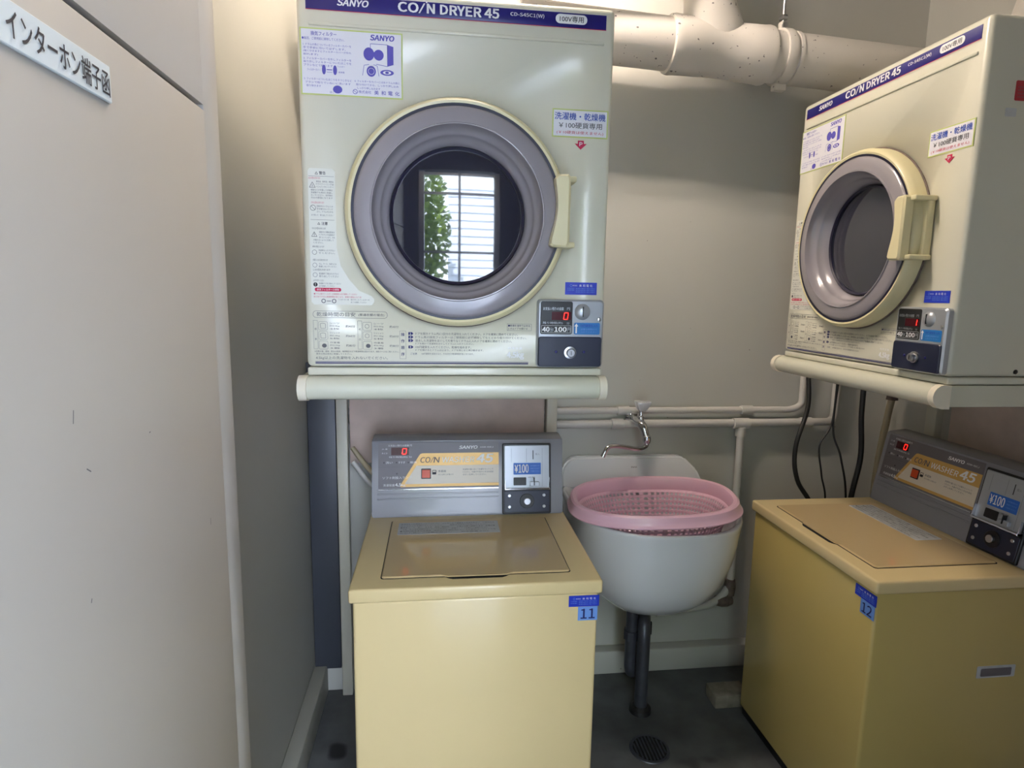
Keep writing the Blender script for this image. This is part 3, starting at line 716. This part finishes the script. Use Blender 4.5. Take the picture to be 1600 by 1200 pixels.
    pr.text('入 金', .034, .050, .1920, .1965, M_white, 0, 0, o + .0004); pr.text('あと分', .034, .050, .1800, .1845, M_white, 0, 0, o + .0004)
    pr.rect(.060, .110, .1765, .1980, M_ledw, o + .0004)
    seg7(pr, '0', .0905, .1015, .1795, .1950, M_led, .12, .0020)
    pr.text('残り時間(約) 分', .054, .118, .1680, .1735, M_white, 0, 0, o + .0004)
    for x, s in ((.040, '洗い'), (.075, 'すすぎ'), (.108, '脱水')):
        pr.disc(x, .1555, .0022, .0022, M_black, o + .0004); pr.text(s, x + .005, x + .024, .1525, .1590, M_white, 0, 0, o + .0004)
    pr.disc(.076, .124, .0022, .0022, M_black, o + .0004)
    pr.text('ソフト剤投入ランプ', .036, .118, .1090, .1165, M_white, 0, 0, o + .0004)
    pr.text('洗濯容量', .038, .070, .0885, .0955, M_white, 0, 0, o + .0004); pr.text('4.5', .0715, .088, .0885, .0975, M_white, 2, 0, o + .0004); pr.text('kg', .089, .100, .0875, .0950, M_white, 1, 0, o + .0004)
    pr.text('水追加', .192, .214, .1265, .1330, M_inkg, 1, 0, o + .0004); pr.text('ボタンを押すと水が増えます', .192, .236, .1175, .1220, M_inkg, 0, 0, o + .0004)
    pr.line([(.176, .121), (.176, .132), (.186, .132), (.186, .121)], .0015, M_ink, o + .0004, True); pr.rect(.176, .186, .121, .127, M_ink, o + .0005)
    for i, s in enumerate(('洗濯物の量に応じて水量をセットして', 'ください。水量が不足のときは水追加', 'ボタンを押してください。')): pr.text(s, .262, .350 - .02 * (i == 2), .1310 - i * .0075, .1360 - i * .0075, M_inkg, 0, 0, o + .0004)
    pr.build('panel_lettering', con)
    fprism('button_bezel', rr(.144, .172, .1085, .1375, .002), 0, .003, M_black)
    fprism('water_button', rr(.1465, .1695, .1115, .1345, .0015), 0, .006, M_btn, .001)
    fprism('chrome_strip', [(.024, .0775), (.366, .0775), (.366, .0815), (.024, .0815)], -.001, .004, M_chrome, .001)
    for i, b in enumerate((.064, .051)): fprism('groove_rib', [(.022, b), (.366, b), (.366, b + .0045), (.022, b + .0045)], -.001, .0022, M_cgrey, .001)
    cu = fprism('coin_unit', rr(.376, .518, .003, .206, .004), -.001, .007, M_black, .002)
    fprism('coin_plate', rr(.3815, .5125, .078, .2005, .003), .0, .0095, M_silver, .001)
    fprism('shelf_lip', [(.3815, .0735), (.5125, .0735), (.5125, .0785), (.3815, .0785)], 0, .020, M_chrome, .001)
    for x in (.3815, .5105): fprism('shelf_cheek', [(x, .0735), (x + .002, .0735), (x + .002, .108), (x, .086)], 0, .018, M_chrome)
    pr = Print(face); o = .0098
    pr.rect(.464, .4665, .160, .186, M_black, o); pr.line([(.402, .152), (.402, .192)], .0006, M_inkg, o); pr.line([(.446, .152), (.446, .192)], .0006, M_inkg, o); pr.line([(.492, .082), (.492, .192)], .0006, M_inkg, o)
    pr.text('投入', .472, .484, .172, .178, M_inkg, 0, 0, o)
    pr.poly(rr(.408, .488, .1165, .1500, .002), M_coinblue, o)
    pr.text('¥100', .411, .452, .1215, .1460, M_white, 1, 0, o + .0003)
    for i, s in enumerate(('100円硬貨のみ', '使用できます', 'ご利用ください')): pr.text(s, .457, .484, .1395 - i * .008, .1435 - i * .008, M_lblue, 0, 0, o + .0003)
    pr.text('返却', .450, .470, .106, .1105, M_inkg, 0, 0, o)
    pr.build('coin_lettering', con)
    fprism('return_hole', rr(.408, .445, .0855, .1085, .002), .009, .0108, M_black)
    fprism('return_lever', rr(.455, .482, .0835, .096, .002), .009, .018, M_silver, .001)
    fprism('lever_stem', rr(.4660, .4685, .086, .108, .0005), .009, .0205, M_black)
    fprism('lock_frame', rr(.381, .513, .008, .070, .004), .006, .0085, M_navyp, .001)
    def fdisc(name, a, b, r, o0, o1, m): return fprism(name, [(a + r / k * math.cos(2 * PI * i / 24), b + r * math.sin(2 * PI * i / 24)) for i in range(24)], o0, o1, m, .0008)
    fdisc('lock_ring', .447, .040, .021, .008, .011, M_black); fdisc('lock', .447, .040, .0095, .010, .019, M_steel)
    for x in (.396, .497):
        for b in (.024, .056): fdisc('screw', x, b, .0045, .008, .0105, M_steel)
    # stickers on the front
    s = k
    st = prism('blue_sticker', [(.484 * s, -.064), (.554 * s, -.064), (.554 * s, -.038), (.484 * s, -.038)], .0068, .0085, M_bluest, t)
    pr = Print(front(.0066)); pr.ring(.496 * s, -.045, .0022, .0007, M_lblue); pr.text('株式会社', .500 * s, .511 * s, -.0465, -.0435, M_white, 0)
    for q, ch in enumerate('美和電化'): pr.text(ch, (.515 + q * .0085) * s, (.5205 + q * .0085) * s, -.0475, -.0425, M_white, 1)
    for q in range(2): pr.text('TEL 東京営業所', .488 * s, .503 * s, -.0520 - q * .0045, -.0495 - q * .0045, M_lblue, 0)
    for q in range(3): pr.text('東京都大田区池上 電話 お問合せ', .507 * s, .549 * s, -.0520 - q * .004, -.0493 - q * .004, M_lblue, 0)
    pr.build('sticker_lettering', t)
    st = prism('number_sticker', [(.506 * s, -.098), (.551 * s, -.098), (.551 * s, -.065), (.506 * s, -.065)], .0068, .0085, M_lblue, t)
    pr = Print(front(.0066)); pr.text(number, .512 * s, .545 * s, -.0935, -.0695, M_inkn, 1); pr.build('number_lettering', t)
    return t
washer((-.1903, 1.241, .698), 0, .560, .421, .698, 'yellow-cream coin washer facing the viewer, numbered 11', '11')
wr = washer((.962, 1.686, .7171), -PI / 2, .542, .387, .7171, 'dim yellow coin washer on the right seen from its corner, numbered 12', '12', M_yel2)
lb = prism('side_label', rr(.285, .385, -.255, -.225, .003), .542 - .0085, .542 - .0072, M_lab, wr, axis='x')
prism('side_recess', rr(.295, .375, -.251, -.231, .003), .542 - .0074, .542 - .0068, M_cpan, wr, axis='x')

# ------------------------------------------------------------------ sink
t = empty('utility_sink', (.654, 1.958, .70), 0, 'white ceramic wall-hung utility sink with a tall sloping back, between the washers', 'sink')
def sring(hw, yf, yb, z, n=48, e=2.6, cx=0):
    """outline: half superellipse at the front, straight to the back"""
    pts = []
    dep = (yb - yf)
    for i in range(n):
        a = 2 * PI * i / n; c, s = math.cos(a), math.sin(a)
        x = hw * math.copysign(abs(c) ** (2 / e), c)
        if s < 0: y = yf + dep * .62 - dep * .62 * abs(s) ** (2 / e)
        else: y = yf + dep * .62 + dep * .38 * abs(s) ** (2 / (e * 2.2))
        pts.append(Vector((cx + x, y, z)))
    return pts
bm = bmesh.new()
HW = .238; YF = -.490
outer = [(.075, -.32, -.10, -.306), (.115, -.345, -.06, -.303), (.158, -.385, -.03, -.286), (.195, -.425, -.01, -.247), (.222, -.455, 0, -.195), (.240, -.478, 0, -.13), (.248, -.490, 0, -.07), (.252, -.496, 0, -.02), (.254, -.499, 0, -.008), (.252, -.499, 0, -.001), (.246, -.493, -.002, .001), (.239, -.485, -.006, -.003)]
inner = [(.234, -.478, -.040, -.02), (.227, -.467, -.050, -.08), (.215, -.447, -.060, -.16), (.185, -.41, -.09, -.24), (.10, -.33, -.15, -.265)]
loft(bm, [sring(*q) for q in outer + inner])
sink = frombm('basin', bm, M_cer, t, True, 1.2)
bm = bmesh.new()
prof = [(-.245, -.01), (-.245, .035), (-.238, .062), (-.215, .086), (-.195, .092), (.165, .092), (.187, .086), (.230, .045), (.248, .005), (.250, -.01)]
A = [bm.verts.new((x, 0, z)) for x, z in prof]
Bv = [bm.verts.new((x * 1.0, -.030 - .028 * max(0, (.092 - z) / .1), z)) for x, z in prof]
bm.faces.new(A); bm.faces.new(Bv[::-1])
for i in range(len(A)): bm.faces.new((A[i], Bv[i], Bv[(i + 1) % len(A)], A[(i + 1) % len(A)]))
bmesh.ops.recalc_face_normals(bm, faces=bm.faces); bmesh.ops.bevel(bm, geom=bm.edges[:], offset=.007, segments=3, affect='EDGES')
frombm('splashback', bm, M_cer, t, True, .8)
pr = Print(lambda a, b, off: (a, -.0392 - (.061 - b) * .28 - off, b)); pr.text('INAX', -.003, .017, .0555, .0605, M_ink, 1); pr.build('maker_mark', t)
# waste pipes below
t = empty('drain_trap', (.645, 1.70, 0), 0, 'dull grey drain trap running from the sink underside to the floor', 'drain pipe')
tube('tailpiece', roundpath([(-.02, .06, .372), (-.02, .06, .12), (.0, .085, .09), (.035, .10, .12), (.035, .10, .26)], .03), .019, M_drain, t)
tube('down_pipe', roundpath([(.035, .10, .24), (.035, .10, .30), (.01, .03, .30), (.008, .02, .26), (.008, .02, .0)], .04), .0205, M_drain, t)
lathe('slip_nut', [(.019, 0), (.025, 0), (.025, .03), (.019, .03)], M_drain, t, 'z', (-.02, .06, .23), 8, closed=True)
lathe('cleanout_nut', [(.018, 0), (.028, 0), (.028, .035), (.018, .035)], M_rubber, t, 'z', (.035, .10, .225), 10, closed=True)
lathe('floor_flange', [(.020, .0), (.036, .0), (.034, .012), (.022, .022)], M_rubber, t, 'z', (.008, .02, 0), 24, closed=True)

# basket
t = empty('laundry_basket', (.632, 1.655, .722), 0, 'pink perforated oval plastic laundry basket resting in the sink', 'basket')
t.rotation_euler = (math.radians(1.0), math.radians(-3.0), math.radians(-9))
def bring(hw, hd, z, n=160, e=2.5): 
    return [Vector((hw * math.copysign(abs(math.cos(2 * PI * i / n)) ** (2 / e), math.cos(2 * PI * i / n)), hd * math.copysign(abs(math.sin(2 * PI * i / n)) ** (2 / e), math.sin(2 * PI * i / n)), z)) for i in range(n)]
bm = bmesh.new()
a, b = .235, .170
loft(bm, [bring(a - .013, b - .013, -.014, 96), bring(a - .014, b - .014, .020, 96), bring(a - .010, b - .010, .028, 96), bring(a, b, .030, 96), bring(a + .006, b + .006, .026, 96), bring(a + .009, b + .009, .014, 96), bring(a + .012, b + .012, .004, 96), bring(a + .016, b + .016, .001, 96), bring(a + .016, b + .016, -.002, 96), bring(a + .009, b + .009, .000, 96), bring(a + .002, b + .002, .018, 96), bring(a - .008, b - .008, .020, 96), bring(a - .010, b - .010, -.014, 96)], False, False)
frombm('rim', bm, M_pink, t, True, .7)
bm = bmesh.new(); rings = []; NR = 26
for j in range(NR + 1):
    f = j / NR; z = -.010 - .185 * f; q = .003 + f ** .45 * .030 + f * .030
    rings.append(bring(a - .011 - q, b - .011 - q, z, 192))
V = [[bm.verts.new(p) for p in r] for r in rings]; n = 192
for j in range(NR):
    for i in range(n):
        if j % 2 == 1 and i % 2 == 1 and 0 < j < NR - 1: continue
        bm.faces.new((V[j][i], V[j][(i + 1) % n], V[j + 1][(i + 1) % n], V[j + 1][i]))
c = [bm.verts.new(v.co * 1.0) for v in V[-1]]
bm.faces.new(c)
wl = frombm('wall', bm, M_pink, t, True, .9)
sm = wl.modifiers.new('thickness', 'SOLIDIFY'); sm.thickness = .002; sm.offset = 0
bm = bmesh.new()
for j in range(2, NR, 2):
    r = [p * 1.0 for p in rings[j]]; r.append(r[0]); tubebm(bm, [Vector((p.x * .992, p.y * .992, p.z)) for p in r][::2], .0012, 5)
frombm('hoops', bm, M_pink, t, True)

# ------------------------------------------------------------------ tap
t = empty('wall_tap', (.650, 1.925, .925), 0, 'chrome wall tap with white handle and long swivel spout above the sink', 'tap')
lathe('flange', [(0, .02), (.020, .02), (.022, .012), (.014, .004), (.012, -.01), (0, -.01)], M_chrome, t, 'y', (0, 0, 0), 24)
tube('tap_body', roundpath([(0, .01, 0), (0, -.045, 0), (.012, -.075, -.01), (.020, -.09, -.05)], .02), lambda q: .012 + .003 * math.sin(q * PI), M_chrome, t)
lathe('swivel_nut', [(.009, .022), (.013, .018), (.014, .004), (.012, -.004), (.008, -.006)], M_chrome, t, 'z', (.020, -.09, -.058), 20)
lathe('bonnet', [(.012, 0), (.011, .012), (.007, .016), (.006, .030), (.009, .033), (.009, .038), (0, .038)], M_chrome, t, 'z', (.010, -.052, .004), 20)
tube('spout', roundpath([(.020, -.09, -.055), (.020, -.092, -.074), (-.01, -.115, -.078), (-.100, -.150, -.055), (-.130, -.160, -.055), (-.146, -.168, -.086)], .022), .0075, M_chrome, t)
bm = bmesh.new(); pts = []
for i in range(48):
    an = 2 * PI * i / 48; rr_ = .020 + .012 * (.5 + .5 * math.cos(3 * an)) ** 1.5; pts.append((rr_ * math.cos(an), rr_ * math.sin(an)))
loft(bm, [[Vector((x * s, y * s, z)) for x, y in pts] for s, z in ((.35, .034), (.6, .040), (.85, .052), (1.0, .062), (.93, .066))])
bmesh.ops.translate(bm, verts=bm.verts, vec=(.012, -.052, 0))
frombm('tap_handle', bm, M_cer, t, True, .9)

# ------------------------------------------------------------------ water pipes on the back wall
t = empty('water_pipe', (0, 1.94, .945), 0, 'upper thin painted water pipe across the back wall, bending up at right', 'pipe', 'painted water pipes')
tube('pipe', roundpath([(-.36, 0, .004), (1.225, -.002, .004), (1.262, -.002, .02), (1.262, -.002, .20)], .05, 8), .0115, M_wpipe, t)
for x in (.62, 1.06): lathe('pipe_socket', [(.0115, -.022), (.0155, -.02), (.0155, .02), (.0115, .022)], M_wpipe, t, 'x', (x, 0, .004), 20)
t = empty('water_pipe', (0, 1.935, .903), 0, 'lower painted water pipe running to the tap above the sink', 'pipe', 'painted water pipes')
tube('pipe', roundpath([(-.36, 0, 0), (1.385, 0, .002), (1.385, 0, .25)], .03, 8), .0135, M_wpipe, t)
for x in (.60, 1.28): lathe('pipe_socket', [(.0135, -.022), (.018, -.02), (.018, .02), (.0135, .022)], M_wpipe, t, 'x', (x, 0, .001), 20)
t = empty('water_pipe', (1.040, 1.930, .903), 0, 'painted branch pipe dropping from a tee to behind the right of the sink', 'pipe', 'painted water pipes')
lathe('tee', [(.0138, -.030), (.0185, -.028), (.0185, .028), (.0138, .030)], M_wpipe, t, 'x', (0, .004, 0), 20)
tube('tee_neck', [(0, .002, -.012), (0, .002, -.045)], .0175, M_wpipe, t)
tube('pipe', roundpath([(0, 0, -.03), (.005, 0, -.60), (-.06, -.01, -.66), (-.28, -.03, -.67)], .05, 6), .0125, M_wpipe, t)
lathe('rusty_valve', [(0, -.03), (.017, -.028), (.022, -.01), (.022, .012), (.016, .03), (0, .03)], M_rust, t, 'x', (-.02, -.005, -.648), 12)
lathe('rusty_elbow', [(0, -.035), (.017, -.03), (.02, 0), (.017, .03), (0, .035)], M_rust, t, 'z', (.003, 0, -.60), 12)

# cables and hose behind the right washer
def cable(path, r, m, label, cat='cable', name='cable', group='hanging cables'):
    return tag(tube(name, smoothpath(path, 8), r, m, None, 10), label, cat, group)
cable([(1.245, 1.90, 1.12), (1.235, 1.86, .98), (1.19, 1.84, .84), (1.20, 1.83, .73), (1.27, 1.82, .60), (1.30, 1.80, .30), (1.34, 1.78, .01)], .0075, M_rubber, 'leftmost thick black cable hanging below the right-hand dryer')
cable([(1.43, 1.86, 1.12), (1.425, 1.85, .95), (1.43, 1.84, .80), (1.40, 1.83, .62), (1.40, 1.82, .3), (1.42, 1.80, .01)], .009, M_rubber, 'thick black cable hanging nearest the corner beside the beige hose')
cable([(1.345, 1.88, 1.12), (1.335, 1.87, .92), (1.29, 1.86, .84), (1.30, 1.85, .74), (1.315, 1.84, .62), (1.30, 1.89, .3), (1.30, 1.905, .004)], .003, M_rubber, 'thin dark wire bulging left between the two thick cables')
cable([(1.355, 1.88, 1.12), (1.340, 1.87, .90), (1.358, 1.84, .80), (1.385, 1.83, .64), (1.378, 1.83, .3), (1.385, 1.80, .004)], .0035, M_rubber, 'thin dark wire hanging straighter between the two thick cables')
o = box('corner_shade_strip', WL + .004, -.316, 1.90, 1.93, 0.09, 1.112, mat('corner_shade_grey', (62, 65, 74), .4), None, bev=.002)  # added strip: its dark colour stands in for shade on the corner wall
tag(o, 'added dark blue-grey strip standing in for shade in the back left corner beside the cream post', 'shade strip')
hs = empty('water_hose', (1.46, 1.80, .58), 0, 'beige inlet hose dropping from a brown fitting behind the right-hand washer', 'hose')
tube('hose', smoothpath([(.055, .03, .43), (.045, .03, .36), (.02, .02, .20), (0, 0, 0), (0, .01, -.3), (.01, .03, -.57)], 8), .011, M_hose, hs, 12)
lathe('hose_fitting', [(0, -.02), (.018, -.018), (.016, .0), (.020, .01), (.012, .035), (0, .035)], M_rust, hs, 'z', (.055, .03, .44), 16)
cable([(-.262, 1.87, .85), (-.20, 1.85, .775), (-.10, 1.83, .70), (-.09, 1.82, .60), (-.09, 1.84, .01)], .008, M_hose, 'upper beige hose slanting down behind the front-facing washer', 'hose', 'water_hose', 'hoses behind the front-facing washer')
cable([(-.264, 1.885, .80), (-.215, 1.87, .74), (-.14, 1.84, .66), (-.13, 1.83, .56), (-.135, 1.84, .01)], .008, M_wpipe, 'lower grey hose slanting down behind the front-facing washer', 'hose', 'water_hose', 'hoses behind the front-facing washer')

# ------------------------------------------------------------------ exhaust duct near the ceiling
t = empty('exhaust_duct', (0, 1.80, 2.055), 0, 'large white painted exhaust duct with couplings crossing under the ceiling', 'duct')
SL = -.045
def dx(x): return (x, 0, SL * (x - .55))
def seg(name, x0, x1, prof): # prof list (x,r)
    bm = bmesh.new(); n = 48; rings = []
    for x, r in prof: rings.append([Vector((x, r * math.cos(2 * PI * i / n), dx(x)[2] + r * math.sin(2 * PI * i / n))) for i in range(n)])
    loft(bm, rings); return frombm(name, bm, M_pipe, t, True, .7)
r0 = .0700
seg('duct_tube', 0, 0, [(-.30, r0), (1.56, r0)])
seg('coupling', 0, 0, [(.655, r0), (.658, .077), (.668, .0795), (.685, .0775), (.765, .0745), (.768, .0735), (.862, .0735), (.866, .0755), (.935, .0775), (.950, .0795), (.958, .078), (.962, r0)])
seg('clamp_band', 0, 0, [(.992, r0), (.993, .0755), (.998, .077), (1.016, .077), (1.020, .0755), (1.021, r0)])
seg('clamp_band', 0, 0, [(1.028, r0), (1.030, .0735), (1.040, .0735), (1.042, r0)])
bx, _, bz = dx(1.005)
bm = bmesh.new(); boxbm(bm, bx - .017, bx + .020, -.012, .012, bz - .093, bz - .074, .003); 
frombm('clamp_lug', bm, M_pipe, t, True, 1.0); bm = bmesh.new(); boxbm(bm, bx - .010, bx + .010, -.010, .010, bz + .074, bz + .098, .003)
frombm('clamp_lug', bm, M_pipe, t, True, 1.0)
tube('hanger_rod', [(bx + .001, 0, bz + .09), (bx + .001, 0, CEIL - 2.055)], .0045, M_steel, t, 10)
lathe('hanger_nut', [(0, -.008), (.012, -.006), (.014, 0), (.011, .006), (0, .008)], M_steel, t, 'z', (bx + .001, 0, bz + .110), 6)
lathe('hanger_bolt', [(0, -.016), (.008, -.015), (.008, -.008), (0, -.008)], M_steel, t, 'y', (bx, 0, bz + .086), 10)
# branch: flares out of the coupling and rises
bm = bmesh.new(); rings = []; n = 40
for x, y, z, rx, ry in ((.80, 0, -.02, .105, .070), (.79, -.004, .05, .088, .067), (.775, -.01, .10, .075, .066), (.755, -.02, .17, .068, .068), (.745, -.02, .24, .068, .068), (.735, -.02, CEIL - 2.056, .068, .068)):
    rings.append([Vector((x + rx * math.cos(2 * PI * i / n), y + ry * math.sin(2 * PI * i / n), z)) for i in range(n)])
loft(bm, rings); frombm('branch', bm, M_pipe, t, True, .9)
tube('dryer_duct', roundpath([(.18, -.13, -.17), (.18, -.13, .12), (.30, -.13, .165), (.60, -.10, .165), (.74, -.03, .20)], .09, 8), .036, M_pipe, t, 24)
t2 = empty('dryer_exhaust_pipe', (1.48, 1.47, 1.88), 0, 'pale exhaust pipe rising behind the right-hand dryer at the frame edge', 'pipe')
tube('pipe', roundpath([(0, 0, .002), (.03, 0, .27), (.045, -1.78, .27)], .12, 8), .055, M_pipe, t2, 24)

# ------------------------------------------------------------------ floor things
t = empty('floor_drain', (.626, 1.553, 0), 0, 'round dark floor drain grate in the concrete between the washers', 'drain')
lathe('drain_ring', [(.050, .0), (.050, .003), (.058, .003), (.060, .0)], M_drain, t, 'z', (0, 0, 0), 40)
bm = bmesh.new(); lathebm(bm, [(0, .0015), (.050, .0015)], 'z', (0, 0, 0), 40); frombm('grate_well', bm, M_blackhole, t)
bm = bmesh.new()
for k in range(-4, 5):
    h = math.sqrt(.048 ** 2 - (k * .0105) ** 2); boxbm(bm, k * .0105 - .0022, k * .0105 + .0022, -h, h, .001, .0035)
frombm('grate_bars', bm, M_drain, t)
o = box('floor_block', .90, 1.02, 1.70, 1.775, 0, .045, M_brick, None, bev=.004)
tag(o, 'small beige block lying on the floor against the right-hand washer', 'block')
